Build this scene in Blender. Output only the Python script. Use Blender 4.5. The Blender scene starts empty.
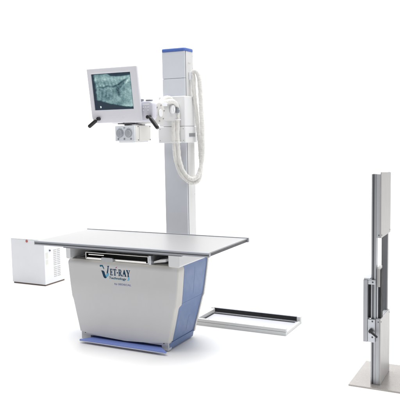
import bpy, bmesh, math, random
from mathutils import Vector, Matrix
random.seed(7)
sc = bpy.context.scene
COL = sc.collection
PI = math.pi

# ------------------------------------------------------------------ materials
def new_mat(name):
    m = bpy.data.materials.new(name); m.use_nodes = True
    return m, m.node_tree.nodes, m.node_tree.links, m.node_tree.nodes['Principled BSDF']

def paint(name, col, rough=0.45, var=0.03, bump=0.04, bscale=420.0, metallic=0.0, spec=0.5, coat=0.0, streak=None, rvar=0.07):
    """painted / moulded surface: a faint tone drift, fine texture, uneven gloss"""
    m, N, L, b = new_mat(name)
    b.inputs['Metallic'].default_value = metallic
    b.inputs['Specular IOR Level'].default_value = spec
    b.inputs['Coat Weight'].default_value = coat
    b.inputs['Coat Roughness'].default_value = 0.15
    tc = N.new('ShaderNodeTexCoord')
    mp = N.new('ShaderNodeMapping')
    if streak: mp.inputs['Scale'].default_value = streak
    L.new(tc.outputs['Object'], mp.inputs['Vector'])
    n1 = N.new('ShaderNodeTexNoise'); n1.inputs['Scale'].default_value = 7.0; n1.inputs['Detail'].default_value = 6.0
    L.new(mp.outputs['Vector'], n1.inputs['Vector'])
    mix = N.new('ShaderNodeMix'); mix.data_type = 'RGBA'
    lo = tuple(max(0, c * (1 - var)) for c in col) + (1,); hi = tuple(min(1, c * (1 + var)) for c in col) + (1,)
    mix.inputs[6].default_value = lo; mix.inputs[7].default_value = hi
    L.new(n1.outputs['Fac'], mix.inputs[0]); L.new(mix.outputs[2], b.inputs['Base Color'])
    mr = N.new('ShaderNodeMapRange')
    mr.inputs['From Min'].default_value = 0.3; mr.inputs['From Max'].default_value = 0.7
    mr.inputs['To Min'].default_value = max(0.02, rough - rvar); mr.inputs['To Max'].default_value = rough + rvar
    n2 = N.new('ShaderNodeTexNoise'); n2.inputs['Scale'].default_value = 23.0; n2.inputs['Detail'].default_value = 5.0
    L.new(mp.outputs['Vector'], n2.inputs['Vector'])
    L.new(n2.outputs['Fac'], mr.inputs['Value']); L.new(mr.outputs['Result'], b.inputs['Roughness'])
    if bump:
        n3 = N.new('ShaderNodeTexNoise'); n3.inputs['Scale'].default_value = bscale; n3.inputs['Detail'].default_value = 2.0
        L.new(mp.outputs['Vector'], n3.inputs['Vector'])
        bp = N.new('ShaderNodeBump'); bp.inputs['Strength'].default_value = bump; bp.inputs['Distance'].default_value = 0.001
        L.new(n3.outputs['Fac'], bp.inputs['Height']); L.new(bp.outputs['Normal'], b.inputs['Normal'])
    return m

M = {}
M['column_paint'] = paint('column_paint', (0.66, 0.685, 0.735), 0.42)
M['white_paint'] = paint('white_paint', (0.70, 0.70, 0.70), 0.40)
M['carriage_paint'] = paint('carriage_paint', (0.80, 0.805, 0.815), 0.42)
M['cream_shell'] = paint('cream_shell', (0.635, 0.617, 0.583), 0.38, bump=0.06, bscale=300)
M['front_shell'] = paint('front_shell', (0.625, 0.625, 0.632), 0.36, bump=0.06, bscale=300)
M['toe_grey'] = paint('toe_grey', (0.57, 0.575, 0.615), 0.5)
M['disc_cream'] = paint('disc_cream', (0.60, 0.59, 0.57), 0.42)
M['blue_shell'] = paint('blue_shell', (0.142, 0.21, 0.39), 0.42, var=.03, bump=0.08, bscale=260)
M['blue_cap'] = paint('blue_cap', (0.085, 0.16, 0.48), 0.4)
M['pedal_blue'] = paint('pedal_blue', (0.22, 0.305, 0.72), 0.40, var=.06)
M['pedal_trim'] = paint('pedal_trim', (0.60, 0.61, 0.72), 0.4)
M['monitor_shell'] = paint('monitor_shell', (0.80, 0.80, 0.855), 0.42, bump=0.1, bscale=500)
M['tube_shell'] = paint('tube_shell', (0.64, 0.637, 0.645), 0.4)
M['collimator_grey'] = paint('collimator_grey', (0.80, 0.825, 0.86), 0.42)
M['collimator_cream'] = paint('collimator_cream', (0.80, 0.785, 0.75), 0.42)
M['dial_grey'] = paint('dial_grey', (0.27, 0.29, 0.32), 0.4)
M['dial_face'] = paint('dial_face', (0.44, 0.465, 0.49), 0.4)
M['table_white'] = paint('table_white', (0.365, 0.366, 0.371), 0.40, var=0.002, bump=0, spec=0.2, rvar=0.012)
M['aluminium'] = paint('aluminium', (0.53, 0.55, 0.58), 0.36, var=0.05, metallic=0.8, bump=0.06, bscale=120, streak=(0.6, 8, 8))
M['steel_v'] = paint('steel_v', (0.40, 0.41, 0.435), 0.40, var=0.06, metallic=0.7, bump=0.06, bscale=120, streak=(8, 8, 0.5))
M['steel_dark'] = paint('steel_dark', (0.175, 0.18, 0.19), 0.42, var=0.08, metallic=0.5, bump=0.05, bscale=120, streak=(8, 8, 0.5))
M['cover_grey'] = paint('cover_grey', (0.49, 0.482, 0.474), 0.42, var=0.03, bump=0.05, bscale=160, streak=(4, 4, 0.5))
M['plate_steel'] = paint('plate_steel', (0.41, 0.388, 0.37), 0.27, var=0.10, metallic=0.55, bump=0.05, bscale=160, rvar=0.012)
M['channel_grey'] = paint('channel_grey', (0.47, 0.48, 0.50), 0.42, var=0.04, metallic=0.3, bump=0.05, bscale=160, streak=(8, 8, 0.5))
M['chrome'] = paint('chrome', (0.72, 0.71, 0.69), 0.2, metallic=1.0, bump=0)
M['black_plastic'] = paint('black_plastic', (0.018, 0.018, 0.02), 0.42, bump=0.15, bscale=700)
M['black_slot'] = paint('black_slot', (0.025, 0.025, 0.028), 0.7)
M['dark_grey'] = paint('dark_grey', (0.09, 0.092, 0.10), 0.55)
M['hose_white'] = paint('hose_white', (0.78, 0.77, 0.74), 0.36, var=0.06)
M['bed_white'] = paint('bed_white', (0.485, 0.493, 0.54), 0.4, var=0.015)
M['frame_white'] = paint('frame_white', (0.58, 0.59, 0.59), 0.4)
M['rail_grey'] = paint('rail_grey', (0.345, 0.36, 0.395), 0.5, var=0.04, metallic=0.1, spec=0.3, bump=0.05, bscale=120, streak=(.6, 8, 8))
M['console_grey'] = paint('console_grey', (0.66, 0.66, 0.735), 0.42, bump=0.08)
M['plinth_brown'] = paint('plinth_brown', (0.15, 0.105, 0.08), 0.6)
M['badge_red'] = paint('badge_red', (0.36, 0.12, 0.095), 0.45)
M['label_grey'] = paint('label_grey', (0.60, 0.60, 0.56), 0.5)
M['logo_navy'] = paint('logo_navy', (0.012, 0.05, 0.105), 0.6, bump=0, spec=0.15)
M['logo_teal'] = paint('logo_teal', (0.02, 0.13, 0.21), 0.6, bump=0, spec=0.15)
M['logo_cyan'] = paint('logo_cyan', (0.16, 0.46, 0.66), 0.6, bump=0, spec=0.15)
M['logo_violet'] = paint('logo_violet', (0.25, 0.27, 0.52), 0.6, bump=0, spec=0.15)
M['logo_magenta'] = paint('logo_magenta', (0.42, 0.10, 0.30), 0.6, bump=0, spec=0.15)

def backdrop_mat():
    m, N, L, b = new_mat('white_studio_paper')
    n = N.new('ShaderNodeTexNoise'); n.inputs['Scale'].default_value = 1.7; n.inputs['Detail'].default_value = 4
    mix = N.new('ShaderNodeMix'); mix.data_type = 'RGBA'
    mix.inputs[6].default_value = (0.895, 0.895, 0.895, 1); mix.inputs[7].default_value = (0.925, 0.925, 0.925, 1)
    L.new(n.outputs['Fac'], mix.inputs[0]); L.new(mix.outputs[2], b.inputs['Base Color'])
    b.inputs['Roughness'].default_value = 0.55; b.inputs['Specular IOR Level'].default_value = 0.25
    return m
M['backdrop'] = backdrop_mat()

# ------------------------------------------------------------------ object helpers
def wloc(o):
    v = Vector((0, 0, 0))
    while o is not None:
        v += Vector(o.location); o = o.parent
    return v

def thing(name, label, cat, loc):
    o = bpy.data.objects.new(name, None); COL.objects.link(o)
    o.empty_display_size = 0.2; o.location = loc
    o['label'] = label; o['category'] = cat; o['kind'] = 'thing'
    return o

def obj(name, bm, mat, parent=None, smooth=True, angle=35, mats=None, label=None, wn=True):
    """link a bmesh (world coordinates) as one mesh object with its origin at its centre"""
    bmesh.ops.recalc_face_normals(bm, faces=bm.faces[:])
    lo = Vector([min(v.co[i] for v in bm.verts) for i in range(3)])
    hi = Vector([max(v.co[i] for v in bm.verts) for i in range(3)])
    c = (lo + hi) / 2
    for v in bm.verts: v.co -= c
    me = bpy.data.meshes.new(name); bm.to_mesh(me); bm.free()
    for mm in (mats or [mat]): me.materials.append(M[mm])
    o = bpy.data.objects.new(name, me); COL.objects.link(o)
    if parent is not None:
        o.parent = parent; o.location = c - wloc(parent)
    else:
        o.location = c
    if smooth:
        me.shade_smooth(); me.set_sharp_from_angle(angle=math.radians(angle))
        if wn:
            w = o.modifiers.new('wn', 'WEIGHTED_NORMAL'); w.keep_sharp = True; w.weight = 60
    if label: o['label'] = label
    return o

def box(bm, x0, x1, y0, y1, z0, z1, bev=0.0, seg=2, mi=0, mat4=None):
    t = bmesh.new()
    bmesh.ops.create_cube(t, size=1.0)
    for v in t.verts:
        v.co = Vector((x0 + (v.co.x + .5) * (x1 - x0), y0 + (v.co.y + .5) * (y1 - y0), z0 + (v.co.z + .5) * (z1 - z0)))
    if bev: bmesh.ops.bevel(t, geom=t.edges[:], offset=bev, segments=seg, profile=0.5, affect='EDGES')
    merge(bm, t, mi, mat4)

def merge(bm, t, mi=0, mat4=None):
    vm = {}
    for v in t.verts:
        vm[v] = bm.verts.new(mat4 @ v.co if mat4 is not None else v.co)
    for f in t.faces:
        nf = bm.faces.new([vm[v] for v in f.verts]); nf.material_index = mi
    t.free()

def objs(name, bm, mat, parent=None, **k):
    """like obj(), but every separate piece of the bmesh becomes an object of its own"""
    left = set(bm.verts); out = []
    while left:
        seed = left.pop(); isl = {seed}; st = [seed]
        while st:
            v = st.pop()
            for e in v.link_edges:
                o = e.other_vert(v)
                if o not in isl: isl.add(o); st.append(o)
        left -= isl
        t = bmesh.new(); vm = {v: t.verts.new(v.co) for v in bm.verts if v in isl}
        for f in bm.faces:
            if f.verts[0] in isl: t.faces.new([vm[v] for v in f.verts])
        out.append(obj(name, t, mat, parent, **k))
    bm.free()
    return out[0]

def B(*a, **k):
    bm = bmesh.new(); box(bm, *a, **k); return bm

def cyl(bm, p0, p1, r0, r1=None, n=24, mi=0, bev=0.0, mat4=None):
    r1 = r0 if r1 is None else r1
    p0 = Vector(p0); p1 = Vector(p1); d = (p1 - p0); ln = d.length; d.normalize()
    q = d.to_track_quat('Z', 'Y').to_matrix()
    prof = [(0, r0), (ln, r1)]
    if bev: prof = [(0, r0 - bev), (bev * .3, r0 - bev * .3), (bev, r0), (ln - bev, r1), (ln - bev * .3, r1 - bev * .3), (ln, r1 - bev)]
    rings = []
    for h, r in prof:
        rings.append([p0 + q @ Vector((r * math.cos(2 * PI * i / n), r * math.sin(2 * PI * i / n), h)) for i in range(n)])
    loft(bm, rings, True, mi, mat4)

def loft(bm, rings, caps=True, mi=0, mat4=None):
    vs = [[bm.verts.new(mat4 @ Vector(p) if mat4 is not None else p) for p in r] for r in rings]
    n = len(vs[0])
    for a, b in zip(vs, vs[1:]):
        for i in range(n):
            j = (i + 1) % n
            f = bm.faces.new((a[i], a[j], b[j], b[i])); f.material_index = mi
    if caps:
        f = bm.faces.new(list(reversed(vs[0]))); f.material_index = mi
        f = bm.faces.new(vs[-1]); f.material_index = mi

def prism(bm, poly, axis, a, b, mi=0, mat4=None):
    """extrude a 2-D polygon; axis 'x': poly=(y,z), 'y': poly=(x,z), 'z': poly=(x,y)"""
    def P(u, v, w):
        return Vector((w, u, v)) if axis == 'x' else Vector((u, w, v)) if axis == 'y' else Vector((u, v, w))
    loft(bm, [[P(u, v, a) for u, v in poly], [P(u, v, b) for u, v in poly]], True, mi, mat4)

def rrect(x0, x1, z0, z1, r, n=6):
    rs = r if isinstance(r, (tuple, list)) else (r,) * 4     # bl, br, tr, tl
    out = []
    for (cx, cz, a0, rr) in ((x0 + rs[0], z0 + rs[0], PI, rs[0]), (x1 - rs[1], z0 + rs[1], 1.5 * PI, rs[1]),
                             (x1 - rs[2], z1 - rs[2], 0, rs[2]), (x0 + rs[3], z1 - rs[3], .5 * PI, rs[3])):
        for i in range(n + 1):
            a = a0 + .5 * PI * i / n
            out.append((cx + rr * math.cos(a), cz + rr * math.sin(a)))
    return out

def inset_poly(poly, d):
    cx = sum(p[0] for p in poly) / len(poly); cz = sum(p[1] for p in poly) / len(poly)
    w = max(abs(p[0] - cx) for p in poly); h = max(abs(p[1] - cz) for p in poly)
    return [(cx + (p[0] - cx) * (w - d) / w, cz + (p[1] - cz) * (h - d) / h) for p in poly]

def soft_prism(bm, poly, y0, y1, bev, mi=0, mat4=None):
    """plate in XZ, from y0 (front) to y1, with rounded front and back rims"""
    rings = []
    for dy, ins in ((0, bev), (bev * .3, bev * .3), (bev, 0)):
        rings.append([Vector((u, y0 + dy, v)) for u, v in inset_poly(poly, ins)])
    for dy, ins in ((bev, 0), (bev * .3, bev * .3), (0, bev)):
        rings.append([Vector((u, y1 - dy, v)) for u, v in inset_poly(poly, ins)])
    loft(bm, rings, True, mi, mat4)

def catmull(pts, step):
    P = [Vector(p) for p in pts]
    P = [P[0] * 2 - P[1]] + P + [P[-1] * 2 - P[-2]]
    out = []
    for i in range(1, len(P) - 2):
        a, b, c, d = P[i - 1:i + 3]
        n = max(2, int((c - b).length / step))
        for k in range(n):
            t = k / n
            out.append(.5 * ((2 * b) + (c - a) * t + (2 * a - 5 * b + 4 * c - d) * t * t + (3 * b - a - 3 * c + d) * t ** 3))
    out.append(P[-2])
    return out

def tube(bm, pts, rfun, n=12, step=0.003, smooth_path=True, mi=0):
    path = catmull(pts, step) if smooth_path else [Vector(p) for p in pts]
    rings = []; up = None; s = 0
    for i, p in enumerate(path):
        t = (path[min(i + 1, len(path) - 1)] - path[max(i - 1, 0)]).normalized()
        if up is None: up = t.orthogonal().normalized()
        up = (up - t * up.dot(t)).normalized(); side = t.cross(up)
        if i: s += (p - path[i - 1]).length
        r = rfun(s)
        rings.append([p + (up * math.cos(2 * PI * k / n) + side * math.sin(2 * PI * k / n)) * r for k in range(n)])
    loft(bm, rings, True, mi)

def screw(bm, p, d, r=0.004, h=0.002):
    p = Vector(p); d = Vector(d)
    cyl(bm, p, p + d * h, r, r * .8, n=14)

# ------------------------------------------------------------------ the setting: a white sweep of paper
def build_backdrop():
    bm = bmesh.new()
    cam = Vector((3.572, -4.097, 0)); w = Vector((-0.4541, 0.8909, 0)); s = Vector((0.8909, 0.4541, 0))
    prof = [(-7 + i * 1.0, 0.0) for i in range(17)]
    R = 3.0; d0 = 10.0
    prof += [(d0 + R * math.sin(a), R - R * math.cos(a)) for a in [PI / 2 * k / 20 for k in range(1, 21)]]
    prof += [(d0 + R, R + 1.0 * k) for k in range(1, 6)]
    W = [-16 + 2.0 * i for i in range(17)]
    grid = [[bm.verts.new(cam + w * d + s * x + Vector((0, 0, h))) for x in W] for d, h in prof]
    for a, b in zip(grid, grid[1:]):
        for i in range(len(W) - 1):
            bm.faces.new((a[i], a[i + 1], b[i + 1], b[i]))
    me = bpy.data.meshes.new('floor'); bm.to_mesh(me); bm.free()
    me.materials.append(M['backdrop']); me.shade_smooth()
    o = bpy.data.objects.new('floor', me); COL.objects.link(o); o['kind'] = 'structure'
build_backdrop()

# ------------------------------------------------------------------ examination table
CX = 0.727
def half(z):
    K = [(0.0, .396), (.08, .408), (.2, .437), (.330, .466), (.352, .477), (.45, .489), (.6, .503), (.66, .506)]
    for (a, ha), (b, hb) in zip(K, K[1:]):
        if z <= b: return ha + (hb - ha) * (z - a) / (b - a)
    return K[-1][1]
def yback(z): return .565 + .075 * z / .64
TOP = .655
def arc(sx): return .044 + .031 * sx * sx

def build_table():
    T = thing('examination_table', 'white examination table on a pedestal with blue sides and a printed logo on its front', 'medical table', (CX, .36, 0))
    # --- top
    bm = B(.004, 1.537, .0225, .6935, .7915, .8005, .0015)
    top = obj('tabletop', bm, 'table_white', T)
    bm = bmesh.new()
    box(bm, .008, .03, .0235, .6925, .770, .791, .001)
    box(bm, 1.511, 1.534, .0235, .6925, .770, .791, .001)
    box(bm, .031, 1.510, .0235, .6925, .779, .791, .001)
    objs('end_frame', bm, 'dark_grey', top)
    # long edge rails: extruded profile with a slot in the outer face
    def rail(y0, sgn):
        prof = [(0.022, .8005), (.004, .8005), (.0012, .7985), (0, .795), (0, .7875), (.0045, .7865), (.0045, .7805), (.0005, .7795), (.0005, .7715), (.003, .769), (.022, .769)]
        if sgn < 0: prof = [(u, v + .0045 if v > .79 else v) for u, v in prof]
        bm = bmesh.new(); prism(bm, [(y0 + sgn * u, v) for u, v in prof], 'x', -.002, 1.543)
        r = obj('edge_rail', bm, 'rail_grey', top, angle=25)
        bm = bmesh.new()
        box(bm, 0.0, 1.541, min(y0 + sgn * .003, y0 + sgn * .0055), max(y0 + sgn * .003, y0 + sgn * .0055), .7808, .7862)
        obj('slot_shade', bm, 'dark_grey', top)  # dark insert paints the shade on the rail's lower half
        bm = bmesh.new()
        for xa, xb in ((-.006, -.0023), (1.5433, 1.547)):
            box(bm, xa, xb, min(y0 + sgn * .0005, y0 + sgn * .0215), max(y0 + sgn * .0005, y0 + sgn * .0215), .7695, .7995, .001)
        objs('rail_cap', bm, 'steel_v', top)
    rail(0.0, 1); rail(.716, -1)
    bm = bmesh.new()
    box(bm, .215, 1.28, .085, .64, .744, .778, .002)
    obj('sub_frame', bm, 'steel_dark', T)
    # --- support rails between pedestal and top
    for (x0, x1) in ((.228, .272), (1.163, 1.256)):
        bm = bmesh.new()
        soft_prism(bm, rrect(x0, x1, .6575, .7435, (.012, .012, .002, .002)), .098, .60, .003)
        obj('support_rail', bm, 'carriage_paint', T)
    # --- cassette drawer
    bm = bmesh.new()
    box(bm, .435, 1.005, .078, .55, .723, .728, .001); box(bm, .435, 1.005, .078, .55, .672, .677, .001)
    box(bm, .435, .441, .078, .55, .6775, .7225, .001); box(bm, .999, 1.005, .078, .55, .6775, .7225, .001)
    dr = obj('cassette_tray', bm, 'chrome', T)
    bm = bmesh.new(); box(bm, .4425, .9975, .13, .535, .679, .721)
    obj('tray_interior', bm, 'black_slot', dr)
    bm = bmesh.new()
    box(bm, .452, .990, .070, .125, .6785, .6905, .002); box(bm, .455, .60, .088, .125, .7035, .7125, .0015)
    objs('tray_lip', bm, 'chrome', dr)
    bm = bmesh.new()
    prism(bm, rrect(.60, .705, .667, .699, .008), 'y', .052, .069)
    obj('tray_handle', bm, 'steel_v', dr)
    bm = bmesh.new()
    box(bm, 1.008, 1.030, .075, .50, .668, .735, .002)
    screw(bm, (1.019, .075, .70), (0, -1, 0), .005)
    obj('guide_bracket', bm, 'aluminium', T)
    bm = bmesh.new()
    prism(bm, [(1.034, .676), (1.135, .69), (1.14, .712), (1.09, .706), (1.034, .688)], 'y', .105, .50)
    obj('gap_light_strip', bm, 'white_paint', T)  # added white strip, stands in for the brightness seen through the gap
    # --- pedestal: front cover
    def cover(y0, yb, zb=None):
        rings = []
        NZ = 40; NF = 28; R = .014
        for k in range(NZ + 1):
            t = k / NZ
            ring = []
            ztop = TOP
            def pt(u, y, sx):
                a = arc(sx)
                return a + (ztop - a) * t
            zl = pt(0, 0, 1); h = half(zl)
            ins = 0.0
            if k == NZ - 1: ins = .0045
            if k == NZ: ins = .014
            yy = yb(zl)
            ring.append((CX + h - ins, yy, zl))
            for i in range(7):
                a = .5 * PI * i / 6
                ring.append((CX + h - ins - R + R * math.cos(a), y0 + ins + R - R * math.sin(a), zl))
            for i in range(1, NF):
                sx = 1 - 2 * i / NF
                z = pt(0, 0, sx); hh = half(z) - ins
                ring.append((CX + (hh - R) * sx, y0 + ins, z))
            for i in range(7):
                a = .5 * PI * (6 - i) / 6
                ring.append((CX - h + ins + R - R * math.cos(a), y0 + ins + R - R * math.sin(a), zl))
            ring.append((CX - h + ins, yy, zl))
            rings.append([Vector(p) for p in ring])
        return rings
    bm = bmesh.new()
    loft(bm, cover(.12, lambda z: .212 if z > .345 else (.185 if z < .335 else .185 + (z - .335) * 2.7)), True)
    for f in bm.faces:
        c = f.calc_center_median(); h = half(c.z)
        f.material_index = 1 if (c.y < .1235 and abs(c.x - CX) < h - .006) else 0
    fc = obj('front_cover', bm, 'cream_shell', T, angle=40, wn=False, mats=['cream_shell', 'front_shell'])
    # rear cover
    bm = bmesh.new(); rings = []
    for z in [.05, .1, .2, .3, .330, .352, .45, .55, .64, TOP]:
        h = half(z) + .001; yb = yback(z); r = .012
        ring = [(CX + h, yb - .032, z)]
        ring += [(CX + h - r + r * math.cos(a), yb - r + r * math.sin(a), z) for a in [PI / 8 * i for i in range(5)]]
        ring += [(CX - h + r - r * math.sin(a), yb - r + r * math.cos(a), z) for a in [PI / 8 * i for i in range(5)]]
        ring += [(CX - h, yb - .032, z)]
        rings.append([Vector(p) for p in ring])
    loft(bm, rings); obj('rear_cover', bm, 'cream_shell', T, angle=40, wn=False)
    # blue side panels, split in upper and lower boards, each with a raised access panel
    for s in (-1, 1):
        bm = bmesh.new()
        def board(z0, z1, yf, inset=.006, thick=.03, yb=None, nz=10):
            rings = []
            for k in range(nz + 1):
                z = z0 + (z1 - z0) * k / nz
                e = .003 if k in (0, nz) else 0
                h = half(z) - inset - e; y1 = (yback(z) - .0335) if yb is None else yb
                rings.append([Vector((CX + s * h, yf, z)), Vector((CX + s * h, y1, z)), Vector((CX + s * (h - thick), y1, z)), Vector((CX + s * (h - thick), yf, z))])
            loft(bm, rings)
        board(.3555, TOP - .002, .2135)
        board(.0615, .3545, .1875)
        sp = obj('side_panel', bm, 'blue_shell', T, angle=30, wn=False)
        bm = bmesh.new()
        board(.010, .0605, .150, inset=.002)
        obj('skirt', bm, 'blue_shell', sp, angle=30, wn=False)
        bm = bmesh.new()
        board(.375, .628, .40, inset=.0052, thick=.0008, yb=.555)
        board(.375, .628, .228, inset=.0052, thick=.0008, yb=.396)
        objs('access_panel', bm, 'blue_shell', sp, angle=30, wn=False)
        bm = bmesh.new()
        board(.085, .335, .215, inset=.0052, thick=.0008, yb=.385)
        board(.085, .235, .40, inset=.0052, thick=.0008, yb=.50)
        objs('access_panel', bm, 'blue_shell', sp, angle=30, wn=False)
    # core, toe board, black base drawn as the contact shadow
    bm = bmesh.new(); box(bm, CX - .36, CX + .36, .20, .54, .03, .648)
    for z in (0,): pass
    obj('inner_frame', bm, 'dark_grey', T)
    bm = B(CX - .468, CX + .468, .2135, .555, .6487, .6545)
    obj('top_plate', bm, 'steel_dark', T)  # dark colour stands in for the occluded gap below the tabletop
    bm = bmesh.new()
    ring0 = [Vector(p) for p in ((CX - .392, .1325, .010), (CX + .392, .1325, .010), (CX + .392, .1845, .010), (CX - .392, .1845, .010))]
    box(bm, CX - .398, CX + .398, .1325, .1845, .047, .082)
    box(bm, CX - .398, CX - .31, .1325, .1845, .010, .0465)
    box(bm, CX + .342, CX + .398, .1325, .1845, .010, .0465)
    toe = obj('toe_board', bm, 'toe_grey', T)
    bm = bmesh.new()
    for x in (.366, .735, 1.088): screw(bm, (x, .1325, .064 if x != .735 else .0385 + .0), (0, -1, 0), .006, .003)
    objs('toe_screw', bm, 'dark_grey', toe)
    bm = bmesh.new(); box(bm, CX - .309, CX + .341, .165, .19, .008, .0465)
    obj('pedal_slot', bm, 'black_slot', toe)
    bm = bmesh.new(); box(bm, CX - .37, CX + .37, .16, .535, 0, .0095)
    obj('plinth', bm, 'black_slot', T)  # black inset base put in as the dark contact line at the floor
    # foot pedal
    poly = [(.372, .046), (1.150, .046), (1.156, .052), (1.066, .128), (1.062, .18), (.43, .18), (.43, .128), (.368, .052)]
    bm = bmesh.new(); prism(bm, poly, 'z', .0245, .032)
    pd = obj('foot_pedal', bm, 'pedal_blue', T, angle=25)
    bm = bmesh.new(); prism(bm, [(.374, .044), (1.148, .044), (1.154, .0505), (1.10, .09), (.41, .09), (.366, .0505)], 'z', .0165, .0242)
    obj('pedal_trim', bm, 'pedal_trim', pd)
    # --- printed logo on the front cover
    logo(fc)
    return T

# letters as thick / thin strokes with slab serifs, drawn in a unit box and extruded as thin decals
def poly_decal(bm, pts, ox, oz, sx, sz, k, y=.12, mi=0):
    f = [(ox + p[0] * sx, oz + p[1] * sz) for p in pts]
    prism(bm, f, 'y', y - .0004 - .00006 * k, y + .001, mi)
def glyph_E(): return [[(0, 0), (.72, 0), (.78, .28), (.70, .28), (.62, .1), (.36, .1), (.36, .46), (.5, .46), (.54, .36), (.6, .36), (.6, .68), (.54, .68), (.5, .56), (.36, .56), (.36, .9), (.6, .9), (.68, .74), (.75, .74), (.72, 1), (0, 1), (0, .93), (.1, .9), (.1, .1), (0, .07)]]
def glyph_T(): return [[(.2, 0), (.64, 0), (.64, .07), (.55, .1), (.55, .9), (.68, .88), (.78, .7), (.84, .7), (.84, 1), (0, 1), (0, .7), (.06, .7), (.16, .88), (.29, .9), (.29, .1), (.2, .07)]]
def glyph_R():
    outer = [(0, 0), (.42, 0), (.42, .07), (.35, .1), (.35, .44), (.42, .44), (.62, 0), (.92, 0), (.92, .07), (.84, .1), (.64, .48)]
    outer += [(.50 + .32 * math.cos(a), .72 + .28 * math.sin(a)) for a in [(-.38 + .88 * i / 8) * PI for i in range(9)]]
    left = [(0, 1), (0, .93), (.1, .9), (.1, .1), (0, .07)]
    inner = [(.35, .9), (.45, .9)] + [(.45 + .15 * math.cos(a), .72 + .18 * math.sin(a)) for a in [(.5 - i / 8) * PI for i in range(9)]] + [(.35, .54)]
    # bowl written as one outline that runs round the counter
    return [outer[:5] + [(.35, .46)] + [(.36, .46)] + outer[5:] + left], inner
def glyph_A(): return [[(0, 0), (.3, 0), (.3, .07), (.2, .1), (.27, .3), (.55, .3), (.62, .1), (.53, .07), (.53, 0), (.98, 0), (.98, .07), (.9, .1), (.58, 1), (.42, 1), (.1, .1), (0, .07)]]
def glyph_Y(): return [[(.28, 0), (.7, 0), (.7, .07), (.61, .1), (.61, .42), (.84, .9), (.92, .93), (.92, 1), (.62, 1), (.62, .93), (.72, .9), (.55, .54), (.39, .9), (.47, .93), (.47, 1), (0, 1), (0, .93), (.08, .9), (.36, .42), (.36, .1), (.28, .07)]]

def text_mesh(body, x0, z0, height, width, y, name, mat, parent, shear=0.0, bold=0.0):
    cu = bpy.data.curves.new(name, 'FONT'); cu.body = body; cu.size = 1.0; cu.shear = shear
    cu.resolution_u = 6; cu.offset = bold
    to = bpy.data.objects.new('tmp', cu); COL.objects.link(to)
    dg = bpy.context.evaluated_depsgraph_get(); dg.update()
    me = bpy.data.meshes.new_from_object(to.evaluated_get(dg))
    bpy.data.objects.remove(to)
    xs = [v.co.x for v in me.vertices]; ys = [v.co.y for v in me.vertices]
    sx = width / (max(xs) - min(xs)); sz = height / 0.72
    bm = bmesh.new(); bm.from_mesh(me); bpy.data.meshes.remove(me); bpy.data.curves.remove(cu)
    r = bmesh.ops.extrude_face_region(bm, geom=bm.faces[:])
    ex = {e for e in r['geom'] if isinstance(e, bmesh.types.BMVert)}
    x_min = min(xs)
    for v in bm.verts:
        v.co = Vector((x0 + (v.co.x - x_min) * sx, y - .0006 if v in ex else y + .0008, z0 + v.co.y * sz))
    return obj(name, bm, mat, parent, smooth=False)

def logo(parent):
    # the "ET-RAY" capitals
    bm = bmesh.new(); z0 = .5495; hgt = .0515; k = 0
    x = .630; F = .965
    def put(polys, wid):
        nonlocal k
        for p in polys:
            poly_decal(bm, p, x, z0, wid * F, hgt, k); k += 1
    put(glyph_E(), .036); x += .031 * F
    put(glyph_T(), .036); x += .034 * F
    put([[(0, .38), (1, .38), (1, .56), (0, .56)]], .011); x += .015 * F
    w = .036
    stem = [(0, 0), (.42, 0), (.42, .07), (.34, .1), (.34, .9), (.34, 1), (0, 1), (0, .93), (.1, .9), (.1, .1), (0, .07)]
    bowl_o = [(.34, 1), (.5, 1)] + [(.5 + .3 * math.cos(a), .73 + .27 * math.sin(a)) for a in [(.5 - i / 8) * PI for i in range(1, 9)]] + [(.34, .46)]
    bowl_i = [(.34, .56)] + [(.45 + .12 * math.cos(a), .73 + .17 * math.sin(a)) for a in [(-.5 + i / 8) * PI for i in range(0, 9)]] + [(.34, .90)]
    leg = [(.38, .46), (.64, .0), (.96, 0), (.96, .07), (.88, .1), (.62, .48)]
    put([stem], w); put([bowl_o + bowl_i], w); put([leg], w); x += .036 * F
    put(glyph_A(), .040); x += .037 * F
    put(glyph_Y(), .040)
    obj('logo_lettering', bm, 'logo_navy', parent, smooth=False)
    # the large V with its hooked left arm
    def emblem(pts, mat, k):
        out = []
        for zx, zy in pts:
            px, py = zx / 22.2 - 7, zy / 22.2 - 3
            out.append((.576 + px * .00937 - py * .00035, .626 + px * .0006 - py * .0079))
        bm = bmesh.new(); poly_decal(bm, out, 0, 0, 1, 1, k)
        obj('logo_emblem', bm, mat, parent, smooth=False)
    emblem([(58, 75), (70, 64), (100, 66), (128, 66), (133, 84), (150, 118), (160, 150), (155, 168), (138, 140), (118, 104), (96, 96), (80, 108), (62, 100)], 'logo_teal', 0)
    emblem([(88, 180), (104, 190), (126, 186), (158, 205), (170, 230), (180, 268), (192, 300), (214, 318), (214, 352), (186, 364), (158, 350), (140, 318), (120, 258), (106, 216)], 'logo_navy', 1)
    emblem([(226, 88), (268, 84), (268, 98), (258, 106), (252, 170), (246, 236), (220, 268), (216, 226), (230, 170), (238, 106), (226, 100)], 'logo_navy', 2)
    emblem([(186, 288), (218, 270), (252, 240), (270, 252), (260, 300), (238, 326), (216, 334), (196, 314)], 'logo_cyan', 3)
    emblem([(676, 330), (700, 318), (712, 340), (714, 385), (698, 404), (664, 400), (664, 388), (690, 380)], 'logo_cyan', 0)
    emblem([(404, 124), (426, 112), (446, 100), (440, 122), (424, 134), (406, 138)], 'logo_magenta', 0)
    text_mesh('Technology', .621, .5215, .0175, .157, .1195, 'logo_subtitle', 'logo_teal', parent, .15, .016)
    text_mesh('by SEDECAL', .668, .479, .0135, .152, .1195, 'logo_subtitle', 'logo_violet', parent, .08, .012)

build_table()

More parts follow.
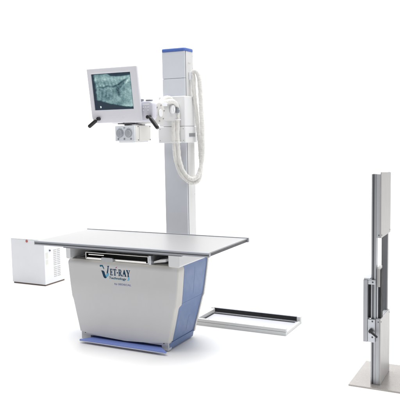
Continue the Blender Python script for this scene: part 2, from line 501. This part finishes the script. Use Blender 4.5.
# ------------------------------------------------------------------ column with tube head, monitor and hoses
def build_column():
    T = thing('xray_column', 'tall pale column with a blue cap carrying a tube head, tilted monitor and corrugated hoses', 'x-ray machine', (.752, 1.058, 0))
    x0, x1, y0, y1, zt = .642, .862, .98, 1.136, 2.325
    bm = bmesh.new()
    box(bm, x0 + .006, x1 - .018, y0 + .014, y1 - .006, .021, zt - .001)
    obj('core', bm, 'black_slot', T)
    bm = bmesh.new()
    box(bm, x0, x1, y0, y0 + .0135, .021, 2.0965, .004, 3); box(bm, x0, x1, y0, y0 + .0135, 2.099, zt, .004, 3)
    objs('front_panel', bm, 'column_paint', T)
    bm = bmesh.new()
    for xa, xb in ((x1 - .0175, x1), (x0 - .0, x0 + .0055)):
        ya = y0 + .026 if xa > .7 else y0 + .015
        box(bm, xa, xb, ya, y1, .021, zt, .002)
    objs('side_panel', bm, 'white_paint', T)
    bm = bmesh.new()
    poly = rrect(x0 - .004, x1 + .004, y0 - .004, y1 + .004, .018)
    loft(bm, [[Vector((u, v, z)) for u, v in inset_poly(poly, i)] for z, i in ((zt + .0005, .001), (zt + .003, 0), (zt + .02, 0), (zt + .026, .003), (zt + .029, .012))])
    obj('cap', bm, 'blue_cap', T, wn=False, angle=50)
    bm = B(.605, .90, .935, 1.185, 0, .020, .004)
    obj('base_plate', bm, 'frame_white', T)
    # hose port on the side, small label and screws
    bm = bmesh.new()
    box(bm, x1 + .0005, x1 + .022, 1.045, 1.105, 2.085, 2.15, .004)
    obj('hose_port', bm, 'collimator_grey', T)
    bm = bmesh.new(); box(bm, x1, x1 + .0015, 1.045, 1.085, 2.222, 2.232)
    obj('data_plate', bm, 'label_grey', T)
    bm = bmesh.new()
    for z in (2.29, 2.19, 1.45, 1.1): screw(bm, (x1, 1.12, z), (1, 0, 0), .004)
    objs('panel_screw', bm, 'chrome', T)
    # carriage that rides on the column
    bm = bmesh.new()
    box(bm, .630, .884, .925, 1.156, 1.690, 1.944, .008, 3)
    car = obj('carriage', bm, 'carriage_paint', T)
    bm = bmesh.new(); box(bm, .621, .886, .922, 1.160, 1.549, 1.688, .006, 3)
    obj('lower_housing', bm, 'carriage_paint', car)
    bm = bmesh.new()
    for x in (.64, .867): screw(bm, (x, .922, 1.57), (0, -1, 0), .004); screw(bm, (x, .922, 1.668), (0, -1, 0), .004)
    box(bm, .8865, .889, .99, 1.10, 1.60, 1.63, .001)
    objs('housing_screw', bm, 'steel_v', car)
    # arm: tapered boom from carriage to the tube
    bm = bmesh.new(); rings = []
    for y, zc, hw, hh in ((.924, 1.81, .068, .08), (.88, 1.81, .066, .078), (.80, 1.81, .060, .068), (.62, 1.805, .055, .058), (.46, 1.795, .052, .055)):
        rings.append([Vector((.765 + u, y, zc + v)) for u, v in rrect(-hw, hw, -hh, hh, .03)])
    loft(bm, rings); arm = obj('arm', bm, 'tube_shell', T, wn=False, angle=50)
    bm = bmesh.new()
    cyl(bm, (.8245, .80, 1.83), (.846, .80, 1.83), .036, n=32, bev=.006)
    cyl(bm, (.8465, .80, 1.83), (.854, .80, 1.83), .012, n=6)
    cyl(bm, (.74, .85, 1.885), (.74, .85, 1.925), .03, n=28, bev=.005)
    objs('pivot_hub', bm, 'carriage_paint', arm)
    bm = bmesh.new()
    box(bm, .832, .852, .858, .888, 1.80, 1.845, .004); screw(bm, (.852, .873, 1.82), (1, 0, 0), .009, .006)
    obj('lock_knob', bm, 'dial_grey', arm)
    # tube housing: horizontal cylinder with end discs
    bm = bmesh.new(); yc, zc = .37, 1.787
    def disc_ring(x, r, n=40): return [Vector((x, yc + r * math.cos(2 * PI * i / n), zc + r * math.sin(2 * PI * i / n))) for i in range(n)]
    loft(bm, [disc_ring(x, r) for x, r in ((.515, .05), (.525, .066), (.545, .074), (.60, .076), (.66, .084), (.80, .084), (.86, .078), (.925, .078))])
    tb = obj('tube_housing', bm, 'tube_shell', T, wn=False, angle=30)
    bm = bmesh.new()
    loft(bm, [disc_ring(x, r) for x, r in ((.926, .083), (.930, .087), (.952, .087), (.960, .083), (.966, .074), (.968, .03))])
    obj('end_disc', bm, 'disc_cream', tb, wn=False, angle=40)
    bm = bmesh.new()
    cyl(bm, (.9682, yc, zc), (.976, yc, zc), .030, n=28, bev=.003)
    obj('disc_hub', bm, 'carriage_paint', tb)
    bm = bmesh.new()
    for k in range(6): cyl(bm, (.966, yc + .062 * math.cos(k * PI / 3 + .3), zc + .062 * math.sin(k * PI / 3 + .3)), (.971, yc + .062 * math.cos(k * PI / 3 + .3), zc + .062 * math.sin(k * PI / 3 + .3)), .0055, n=12)
    objs('disc_bolt', bm, 'steel_v', tb)
    bm = bmesh.new()
    box(bm, .895, .925, .425, .56, 1.845, 1.873, .004); box(bm, .81, .8945, .53, .56, 1.845, 1.873, .004)
    objs('cable_bracket', bm, 'collimator_grey', tb)
    bm = bmesh.new()
    for x, y, r, h in ((.70, .34, .02, .035), (.76, .39, .016, .028), (.84, .35, .024, .02), (.885, .39, .012, .03)):
        cyl(bm, (x, y, zc + .07), (x, y, zc + .078 + h), r, n=20, bev=.003)
    objs('cable_gland', bm, 'collimator_grey', tb)
    bm = bmesh.new()
    box(bm, .665, .72, .30, .33, zc + .072, zc + .098, .003); box(bm, .865, .905, .315, .345, zc + .068, zc + .088, .003)
    objs('tube_clip', bm, 'dark_grey', tb)
    # collimator under the tube
    bm = bmesh.new()
    box(bm, .655, .762, .252, .45, 1.7075, 1.7155, .002)
    obj('gap_plate', bm, 'dark_grey', T)  # thin dark plate in the gap above the collimator
    bm = bmesh.new()
    box(bm, .69, .79, .29, .44, 1.6975, 1.707, .002); box(bm, .69, .79, .29, .44, 1.716, 1.74, .002)
    objs('swivel_block', bm, 'tube_shell', T)
    bm = bmesh.new()
    box(bm, .641, .818, .25, .472, 1.577, 1.697, .005, 3)
    col = obj('collimator', bm, 'collimator_cream', T)
    bm = bmesh.new()
    soft_prism(bm, rrect(.640, .816, 1.578, 1.696, .006), .235, .2495, .003)
    box(bm, .655, .80, .262, .46, 1.566, 1.5768, .002)
    pan = obj('control_panel', bm, 'collimator_grey', col)
    for x in (.686, .764):
        bm = bmesh.new()
        cyl(bm, (x, .2345, 1.638), (x, .229, 1.638), .033, n=32, bev=.001)
        cyl(bm, (x, .229, 1.638), (x, .219, 1.638), .026, .024, n=28, bev=.002)
        box(bm, x - .003, x + .003, .2165, .220, 1.630, 1.660, .0008)
        obj('dial', bm, 'dial_face', pan)
        bm = bmesh.new()
        for a in range(-4, 5):
            an = math.radians(a * 28)
            c = Vector((x + .029 * math.sin(an), .2343, 1.638 + .039 * math.cos(an)))
            box(bm, c.x - .0012, c.x + .0012, c.y - .0006, c.y + .0008, c.z - .003, c.z + .003)
        obj('dial_mark', bm, 'dial_grey', pan)
    bm = bmesh.new()
    for x in (.67, .725, .785): cyl(bm, (x, .235, 1.594), (x, .2295, 1.594), .006, n=16, bev=.001)
    box(bm, .718, .734, .233, .2345, 1.676, 1.682)
    objs('push_button', bm, 'dial_grey', pan)
    bm = bmesh.new()
    screw(bm, (.818, .285, 1.585), (1, 0, 0), .005); screw(bm, (.818, .46, 1.585), (1, 0, 0), .005)
    screw(bm, (.818, .285, 1.688), (1, 0, 0), .005); screw(bm, (.818, .46, 1.688), (1, 0, 0), .005)
    box(bm, .8178, .8186, .30, .302, 1.578, 1.696)
    objs('cover_screw', bm, 'dark_grey', col)
    # console behind / under the monitor
    bm = bmesh.new()
    soft_prism(bm, rrect(.555, 1.050, 1.722, 1.868, (.045, .04, .03, .03)), .118, .185, .01)
    con = obj('console', bm, 'console_grey', T, wn=False, angle=45)
    bm = bmesh.new()
    for x, z in ((.975, 1.825), (.995, 1.825), (1.015, 1.825), (.975, 1.803), (1.015, 1.803)):
        box(bm, x - .006, x + .006, .114, .1185, z - .005, z + .005, .001)
    box(bm, .968, 1.024, .1165, .1185, 1.838, 1.852)
    tc = bmesh.new()
    box(tc, .930, .962, .122, .150, 1.8685, 1.886, .004); box(tc, .988, 1.030, .126, .160, 1.8685, 1.880, .004)
    objs('top_clip', tc, 'dial_grey', con)
    objs('console_key', bm, 'collimator_grey', con)
    # grips
    for knob, a, b in (((.594, .10, 1.750), (.583, .072, 1.737), (.522, .060, 1.690)), ((1.030, .10, 1.752), (1.058, .072, 1.744), (1.127, .060, 1.667))):
        bm = bmesh.new()
        cyl(bm, (knob[0], .1175, knob[2]), (knob[0], .074, knob[2]), .0135, n=24, bev=.004)
        kn = obj('grip_knob', bm, 'black_plastic', con)
        bm = bmesh.new()
        A = Vector(a); Bv = Vector(b); d = (Bv - A).normalized()
        cyl(bm, Vector((knob[0], .085, knob[2])), A, .006, n=14)
        tube(bm, [A + (Bv - A) * t for t in [i / 10 for i in range(11)]], lambda s, L=(Bv - A).length: .0145 - .003 * max(0, 1 - s / .006) - .004 * max(0, 1 - (L - s) / .006), n=20, smooth_path=False)
        obj('grip', bm, 'black_plastic', con)
    # ---- monitor, tilted forward about its lower edge
    tilt = math.radians(8.0)
    MT = Matrix.Translation(Vector((0, .10, 1.75))) @ Matrix.Rotation(tilt, 4, 'X') @ Matrix.Translation(Vector((0, -.10, -1.75)))
    # bezel as a frame: outer rounded outline, inner screen hole, one mesh
    bm = bmesh.new()
    X0, X1, Z0, Z1 = .527, .968, 1.716, 2.124
    sx0, sx1, sz0, sz1 = .562, .906, 1.815, 2.082
    yf = .098
    outer = rrect(X0, X1, Z0, Z1, (.05, .012, .008, .008), 8)
    def resample_inner(o):
        out = []
        cx, cz = (sx0 + sx1) / 2, (sz0 + sz1) / 2
        n = len(o) // 4
        for q, (ix, iz) in enumerate(((sx0, sz0), (sx1, sz0), (sx1, sz1), (sx0, sz1))):
            for i in range(n): out.append((ix, iz))
        return out
    inner = rrect(sx0, sx1, sz0, sz1, .0025, 8)
    rings = []
    for ins, y in ((.002, yf + .020), (0.0, yf + .006), (.002, yf + .002), (.006, yf)):
        rings.append([Vector((u, y, v)) for u, v in inset_poly(outer, ins)])
    rings.append([Vector((u, yf + .0005, v)) for u, v in inset_poly(inner, -.006)])
    rings.append([Vector((u, yf + .003, v)) for u, v in inset_poly(inner, -.001)])
    rings.append([Vector((u, yf + .010, v)) for u, v in inner])
    loft(bm, rings, False, 0, MT)
    # back shell
    rings = []
    for ins, y in ((.003, yf + .0205), (.03, yf + .032), (.05, yf + .07), (.10, yf + .10)):
        rings.append([Vector((u, y, v + (.03 if ins > .04 else 0))) for u, v in inset_poly(outer, ins)])
    loft(bm, rings, True, 0, MT)
    mon = obj('monitor', bm, 'monitor_shell', T, wn=False, angle=40)
    screen(mon, sx0 - .001, sx1 + .001, sz0 - .001, sz1 + .001, yf + .0085, MT)
    bm = bmesh.new()
    box(bm, .685, .835, yf - .0008, yf + .004, 1.766, 1.770, .0004, 1, 0, MT)
    for x in (.70, .72, .80): box(bm, x - .005, x + .005, yf - .0015, yf + .004, 1.748, 1.751, .0004, 1, 0, MT)
    objs('monitor_button', bm, 'collimator_grey', mon)
    bm = bmesh.new()
    box(bm, .68, .80, yf + .10, .30, 1.835, 1.90, .006)
    obj('monitor_mount', bm, 'tube_shell', T)
    # ---- hoses: corrugated white sleeves
    def hose(pts, r=.0185):
        bm = bmesh.new()
        from mathutils import noise
        tube(bm, pts, lambda s: r + .0005 * math.sin(2 * PI * (s / .017 + .9 * noise.noise(Vector((s * 17, r * 900, 0))))) + .0022 * noise.noise(Vector((s * 24, 3, r * 500))), n=18, step=.0028)
        for v in bm.verts:
            q = Vector((v.co.x * 90, v.co.y * 90, v.co.z * 34))
            v.co += .0042 * Vector((noise.noise(q), noise.noise(q + Vector((7, 0, 0))), noise.noise(q + Vector((0, 9, 0)))))
        obj('hose', bm, 'hose_white', T, wn=False, angle=180)
    hose([(.80, .55, 1.845), (.835, .68, 1.885), (.838, .80, 1.892), (.832, .885, 1.852), (.826, .902, 1.76), (.823, .900, 1.62), (.822, .905, 1.50), (.828, .920, 1.39), (.853, .945, 1.295), (.895, .985, 1.240),
          (.935, 1.030, 1.258), (.958, 1.062, 1.345), (.968, 1.080, 1.48), (.966, 1.085, 1.65), (.958, 1.085, 1.83), (.954, 1.080, 2.02), (.948, 1.075, 2.10), (.925, 1.07, 2.155), (.89, 1.075, 2.145), (.868, 1.078, 2.125)])
    hose([(.79, .57, 1.81), (.80, .70, 1.905), (.79, .82, 1.925), (.798, .876, 1.888), (.798, .886, 1.78), (.796, .884, 1.63), (.796, .892, 1.47), (.800, .925, 1.36), (.834, .94, 1.27), (.89, 1.0, 1.204),
          (.935, 1.055, 1.222), (.936, 1.105, 1.33), (.928, 1.115, 1.46), (.920, 1.11, 1.60), (.910, 1.09, 1.80), (.900, 1.07, 2.00), (.898, 1.07, 2.08), (.892, 1.072, 2.125), (.868, 1.072, 2.108)], .0175)
    # strap holding both hoses at the carriage and along the loop
    bm = bmesh.new()
    for z in (1.55, 1.74):
        box(bm, .770, .850, .862, .9245 if z > 1.6 else .9215, z, z + .010, .003)
    objs('hose_clip', bm, 'carriage_paint', T)
    return T

def screen(parent, x0, x1, z0, z1, y, MT):
    """lit LCD with a veterinary chest radiograph, computed per vertex"""
    from mathutils import noise
    NX, NY = 176, 136
    bm = bmesh.new()
    vs = [[bm.verts.new(MT @ Vector((x0 + (x1 - x0) * i / NX, y, z1 - (z1 - z0) * j / NY))) for i in range(NX + 1)] for j in range(NY + 1)]
    for j in range(NY):
        for i in range(NX): bm.faces.new((vs[j][i], vs[j + 1][i], vs[j + 1][i + 1], vs[j][i + 1]))
    def ss(a, b, t):
        t = max(0, min(1, (t - a) / (b - a))); return t * t * (3 - 2 * t)
    def pix(u, v):
        n = noise.fractal(Vector((u * 7, v * 7, 0)), .8, 2.1, 5)
        n2 = noise.fractal(Vector((u * 26, v * 26, 4)), .7, 2.0, 4)
        n3 = noise.fractal(Vector((u * 40 + v * 20, v * 44 - u * 9, 9)), .6, 2.0, 3)
        t = .47 + .15 * n + .07 * n2 + .035 * n3
        t += .16 * math.exp(-((v - .12 - .06 * u) / .085) ** 2) * (1 - .7 * ss(.42, .6, u) * ss(.12, .04, v))
        t += .16 * ss(.75, .95, u) * ss(.2, .5, v)
        # spine: curved light band with vertebra gaps, dark line below it
        sp = .40 - .04 * math.sin(u * 3.2) - .22 * ss(.55, .95, u) + .022 * noise.noise(Vector((u * 9, 2, 5)))
        d = v - sp
        t -= (.17 + .1 * n2) * math.exp(-(d / .021) ** 2) * ss(.08, .2, u) * ss(1, .85, u)
        t += .10 * math.exp(-((d + .05) / .03) ** 2) * (.6 + .4 * math.sin(u * 70))
        # ribs
        for k in range(9):
            c = .10 + .085 * k + .16 * (v - .2)
            if v < sp - .02: t += .10 * math.exp(-((u - c) / .013) ** 2) * ss(.06, .2, v)
            c2 = .12 + .09 * k - .20 * (v - .45)
            if v > sp: t += .085 * math.exp(-((u - c2) / .012) ** 2) * ss(.85, .6, v)
        # dark airway patch right of middle
        e = ((u - .66 + (v - .40) * .45) / .075) ** 2 + ((v - .40) / .11) ** 2
        t -= .36 * math.exp(-e) * (.75 + .9 * n2 + .6 * n3)
        t += .18 * math.exp(-((u - .80 + (v - .35) * .9) / .03) ** 2) * ss(.6, .3, v) * ss(.1, .2, v)
        t += .14 * math.exp(-((d - .06) / .025) ** 2) * (.5 + .9 * n2) * ss(.1, .2, u)
        t += .13 * math.exp(-((v - .86 - .05 * u) / .03) ** 2) * ss(.35, .6, u)
        t -= .22 * math.exp(-((u - .655) / .022) ** 2 - ((v - .53) / .08) ** 2)
        t -= .16 * math.exp(-((u - .82 + (v - .25) * .6) / .035) ** 2 - ((v - .26) / .07) ** 2)
        t -= .10 * math.exp(-((u - .33) / .035) ** 2 - ((v - .60) / .09) ** 2)
        t += .10 * math.exp(-((u - .55) / .2) ** 2 - ((v - .75) / .08) ** 2)
        t = .50 + (t - .48) * 1.4
        # outside the body: dark film at left, along the foot and in the top corner
        edge = .70 + .10 * ss(.0, .45, u) + .115 * ss(.25, .9, u) + .012 * n
        t *= 1 - .93 * ss(edge - .012, edge + .035, v)
        t *= 1 - .90 * ss(.10, .045, u + .02 * n - .02 * v)
        t *= 1 - .85 * ss(.085, .05, v - .03 * math.sin((u - .42) * 5) + .04 * ss(.5, .42, u)) * ss(.36, .46, u)
        t *= 1 - .8 * ss(.028, .010, v)
        t *= 1 - .75 * ss(.972, .99, u)
        t = max(0.0, min(1.0, t))
        # film marker
        if (u - .155) ** 2 / .00028 + (v - .915) ** 2 / .0009 < 1: return (.85, .95, .95)
        r = .019 + .62 * t ** 2.1; g = .034 + .80 * t ** 1.65; b = .055 + .76 * t ** 1.6
        return (r, g, b)
    bmesh.ops.recalc_face_normals(bm, faces=bm.faces[:])
    me = bpy.data.meshes.new('screen')
    cols = [pix(i / NX, j / NY) for j in range(NY + 1) for i in range(NX + 1)]
    pos = [v.co.copy() for row in vs for v in row]
    lo = Vector([min(p[k] for p in pos) for k in range(3)]); hi = Vector([max(p[k] for p in pos) for k in range(3)])
    c = (lo + hi) / 2
    for v in bm.verts: v.co -= c
    bm.to_mesh(me); bm.free()
    at = me.color_attributes.new('film', 'FLOAT_COLOR', 'POINT')
    for i, cc in enumerate(cols): at.data[i].color = (*cc, 1)
    m, N, L, b = new_mat('lit_screen')
    a = N.new('ShaderNodeAttribute'); a.attribute_name = 'film'
    b.inputs['Base Color'].default_value = (.01, .012, .015, 1); b.inputs['Roughness'].default_value = .25
    b.inputs['Specular IOR Level'].default_value = 0.3
    L.new(a.outputs['Color'], b.inputs['Emission Color']); b.inputs['Emission Strength'].default_value = SCREEN
    me.materials.append(m)
    o = bpy.data.objects.new('screen', me); COL.objects.link(o); o.parent = parent; o.location = c - wloc(parent)
SCREEN = 0.88
build_column()

# ------------------------------------------------------------------ generator box
def build_generator():
    x0, x1, y0, y1, zt = -1.668, -1.200, 1.521, 1.86, .508
    T = thing('generator_cabinet', 'white metal box with vents and red badge standing behind the left end of the table', 'cabinet', ((x0 + x1) / 2, (y0 + y1) / 2, 0))
    bm = B(x0, x1, y0, y1, .016, zt - .0065, .002, 2)
    body = obj('body', bm, 'generator_paint', T)
    bm = B(x0 + .010, x1 - .004, y0 + .010, y1 - .006, 0, .0155, .001)
    obj('plinth', bm, 'plinth_brown', T)
    bm = B(x0, x1, y0, y1, zt - .0062, zt + .001, .003, 3)
    obj('lid', bm, 'generator_paint', T)
    for z0, n in ((.205, 9), (.075, 6)):
        bm = bmesh.new()
        for k in range(n):
            for j in range(2):
                ya = y0 + .150 + j * .062
                z = z0 + k * .0205
                box(bm, x1 - .002, x1 + .0008, ya, ya + .050, z, z + .0125)
        obj('vent', bm, 'vent_grey', body)
        bm = bmesh.new()
        for k in range(n):
            for j in range(2):
                ya = y0 + .150 + j * .062
                z = z0 + k * .0205 + .0125
                prism(bm, [(x1, z), (x1 + .004, z - .002), (x1, z + .003)], 'y', ya, ya + .050)
        obj('louvre', bm, 'generator_paint', body)
    bm = bmesh.new()
    box(bm, x1 - .001, x1 + .001, y0 + .022, y0 + .058, .30, .365); box(bm, x1 - .001, x1 + .001, y0 + .022, y0 + .058, .235, .285)
    objs('rating_label', bm, 'label_grey', body)
    bm = bmesh.new(); cyl(bm, (x1, y0 + .088, .382), (x1 + .012, y0 + .088, .382), .009, n=18, bev=.002)
    obj('switch_knob', bm, 'dark_grey', body)
    bm = bmesh.new(); cyl(bm, (-1.438, y0 + .0005, .4855), (-1.438, y0 - .0035, .4855), .0155, n=28, bev=.001)
    obj('badge', bm, 'badge_red', T)
M['generator_paint'] = paint('generator_paint', (0.67, 0.683, 0.712), 0.45)
M['vent_grey'] = paint('vent_grey', (0.45, 0.44, 0.42), 0.7)
build_generator()

# ------------------------------------------------------------------ floor tray / track
def build_track():
    x0, x1, y0, y1 = .951, 1.793, .857, 1.259
    T = thing('floor_tray', 'shallow white tray with a black rear rail lying on the floor right of the table', 'floor tray', ((x0 + x1) / 2, (y0 + y1) / 2, 0))
    bm = B(x0 + .03, x1 - .004, y0 + .03, y1 - .03, .004, .018, .001)
    obj('bed', bm, 'bed_white', T)
    bm = B(x0, x1, y0 + .0012, y0 + .034, .031, .056, .004, 3)
    fb = obj('front_beam', bm, 'frame_white', T)
    bm = B(x0, x1, y0, y0 + .034, 0, .030, .002, 2)
    obj('beam_foot', bm, 'frame_white', fb)
    bm = B(x0, x0 + .040, y0 + .0345, y1 - .0345, 0, .054, .004, 3)
    obj('end_beam', bm, 'frame_white', T)
    bm = B(x1 - .022, x1 - .001, y0 + .0345, y1 - .0345, 0, .024, .003)
    obj('end_lip', bm, 'frame_white', T)
    bm = bmesh.new()
    box(bm, x0 + .03, x1 - .0345, y1 - .026, y1, 0, .058, .002)
    rr = obj('rear_rail', bm, 'rail_grey', T)
    bm = B(x0 + .032, x1 - .037, y1 - .028, y1 - .0265, .024, .0575)
    obj('rail_face', bm, 'black_slot', rr)
    bm = B(x0 + .032, x1 - .037, y1 - .034, y1 - .0262, .0585, .0605, .0008)
    obj('rail_face', bm, 'rail_grey', rr)
    bm = bmesh.new()
    box(bm, x0 + .045, x1 - .040, y1 - .062, y1 - .046, .0185, .027, .001)
    obj('inner_rail', bm, 'aluminium', T)
    bm = bmesh.new()
    box(bm, x0 + .045, x1 - .040, y1 - .078, y1 - .0625, .0185, .0205); box(bm, x0 + .0405, x0 + .052, y0 + .04, y1 - .08, .0185, .0225)
    objs('dark_line', bm, 'black_slot', T)  # black lines before the rear rail and along the end beam's foot
    bm = bmesh.new()
    box(bm, x1 - .034, x1, y1 - .034, y1 + .001, 0, .060, .003); box(bm, x0 - .001, x0 + .0295, y1 - .034, y1 + .001, 0, .060, .003)
    objs('corner_block', bm, 'frame_white', T)
    bm = bmesh.new()
    for x in (1.1, 1.35, 1.6): screw(bm, (x, y0 + .017, .056), (0, 0, 1), .006, .0015)
    objs('beam_screw', bm, 'steel_v', T)
build_track()

# ------------------------------------------------------------------ upright detector stand
def build_stand():
    T = thing('upright_stand', 'grey metal upright stand with a black clamp lever on a flat steel base plate', 'stand', (2.67, .23, 0))
    bm = B(2.512, 3.06, .023, .511, 0, .010, .0015)
    bp = obj('base_plate', bm, 'plate_steel', T)
    # slotted front post
    xa, xb, ya, yb = 2.6385, 2.6685, .088, .136
    bm = bmesh.new()
    prism(bm, [(xa, ya), (xa + .008, ya), (xa + .008, ya + .010), (xa + .005, ya + .012), (xa + .005, ya + .02), (xb - .005, ya + .02), (xb - .005, ya + .012), (xb - .012, ya + .010), (xb - .012, ya), (xb, ya), (xb, yb), (xa, yb)], 'z', .010, 1.354)
    fp = obj('front_post', bm, 'steel_v', T, angle=20)
    bm = bmesh.new(); box(bm, xa + .0085, xb - .0125, ya + .008, ya + .0195, .012, 1.352)
    obj('slot_insert', bm, 'steel_dark', fp)
    bm = B(2.650, 2.688, .334, .3715, .0105, 1.345, .002)
    obj('rear_post', bm, 'steel_dark', T)
    for z0, z1 in ((.955, 1.354), (.0105, .437)):
        bm = bmesh.new()
        box(bm, 2.6695, 2.6925, .086, .371, z0, z1, .0015, 2)
        obj('channel', bm, 'channel_grey', T)
        bm = bmesh.new()
        zf, zb = (1.367, 1.350) if z0 > .5 else (.4375, .4335)
        prism(bm, [(.0862, z0), (.3725, z0), (.3725, zb), (.0862, zf)], 'x', 2.693, 2.700)
        bmesh.ops.bevel(bm, geom=bm.edges[:], offset=.0015, segments=2, profile=.5, affect='EDGES')
        cv = obj('cover', bm, 'cover_grey', T)
        bm = bmesh.new()
        zs = (z0 + .018,) if z0 > .5 else (z1 - .018,)
        for z in zs:
            for y in (.10, .355): screw(bm, (2.70, y, z), (1, 0, 0), .0042)
            screw(bm, (2.685, .086, z), (0, -1, 0), .0042)
        objs('cover_screw', bm, 'dark_grey', cv)
    # carriage with clamp
    bm = bmesh.new()
    box(bm, 2.594, 2.622, .066, .128, .288, .690, .003)
    car = obj('carriage', bm, 'steel_v', T)
    bm = bmesh.new()
    box(bm, 2.596, 2.637, .070, .190, .6905, .700, .002)
    obj('top_plate', bm, 'aluminium', car)
    bm = bmesh.new()
    box(bm, 2.6225, 2.668, .070, .0865, .288, .437, .002); box(bm, 2.6225, 2.668, .072, .0865, .660, .690, .002)
    objs('clamp_plate', bm, 'aluminium', car)
    bm = bmesh.new(); box(bm, 2.6225, 2.6375, .098, .128, .4375, .6595)
    obj('slot_backing', bm, 'black_slot', car)  # black plate behind the slot between bar and post
    bm = bmesh.new()
    for z in (.424, .322, .675): screw(bm, (2.652, .070 if z < .6 else .072, z), (0, -1, 0), .0058, .003)
    objs('clamp_screw', bm, 'dark_grey', car)
    bm = bmesh.new()
    cyl(bm, (2.644, .0695, .364), (2.644, .045, .364), .0125, n=24, bev=.003)
    tube(bm, [Vector((2.644, .050, .364)) + Vector((.046, -.012, -.030)) * t for t in [i / 8 for i in range(9)]], lambda s: .0085 - .03 * s if s < .05 else .0062, n=16, smooth_path=False)
    obj('clamp_lever', bm, 'black_plastic', car)
    # counterweight plate and painted dark cavity in the open bay
    bm = bmesh.new(); prism(bm, [(.102, .641), (.16, .641), (.16, .77), (.102, .757)], 'x', 2.6715, 2.6915)
    obj('weight_plate', bm, 'cover_grey', T)
    bm = bmesh.new(); box(bm, 2.6715, 2.6795, .104, .15, .4375, .6405)
    obj('inner_rail', bm, 'aluminium', T)
    bm = bmesh.new(); box(bm, 2.681, 2.696, .112, .165, .4375, .6405); box(bm, 2.692, 2.697, .108, .165, .6405, .752)
    obj('cavity_dark', bm, 'black_slot', T)  # black blocks stand in for the shade inside the cavity
build_stand()

# ------------------------------------------------------------------ light, world, camera
def area(name, loc, target, size, energy, col=(1, 1, 1), sy=None):
    l = bpy.data.lights.new(name, 'AREA'); l.energy = energy; l.color = col
    l.shape = 'RECTANGLE'; l.size = size; l.size_y = sy or size
    o = bpy.data.objects.new(name, l); COL.objects.link(o); o.location = loc
    o.rotation_euler = (Vector(target) - Vector(loc)).to_track_quat('-Z', 'Y').to_euler()
    return o
area('overhead_softbox', (0.6, 1.7, 8.5), (0.6, 1.35, 0), 10.0, 1570)
area('side_softbox', (6.2, 1.6, 3.4), (0.9, .8, .8), 2.6, 66)
area('backdrop_lamp', (-2.6, 5.5, 7.0), (-5.0, 9.0, 2.5), 5.0, 260)

w = bpy.data.worlds.new('World'); sc.world = w; w.use_nodes = True
bg = w.node_tree.nodes['Background']; bg.inputs['Color'].default_value = (1.0, 1.0, 1.0, 1); bg.inputs['Strength'].default_value = 0.20

cd = bpy.data.cameras.new('Camera'); cam = bpy.data.objects.new('Camera', cd); COL.objects.link(cam)
R = ((0.89158644, -0.02772846, 0.45200083), (0.45244008, 0.09703081, -0.88650042), (-0.01927671, 0.99489505, 0.09905682))
m4 = Matrix(R).to_4x4(); m4.translation = Vector((3.57218332, -4.09731802, 1.62698834))
cam.matrix_world = m4
cd.sensor_width = 36.0; cd.lens = 669.945290540346 / 400 * 36.0; cd.clip_end = 200; cd.clip_start = .05
sc.camera = cam
sc.view_settings.view_transform = 'Standard'; sc.view_settings.look = 'None'
sc.view_settings.exposure = 0.0; sc.view_settings.gamma = 1.0
sc.cycles.max_bounces = 8; sc.cycles.diffuse_bounces = 5
sc.cycles.use_denoising = True
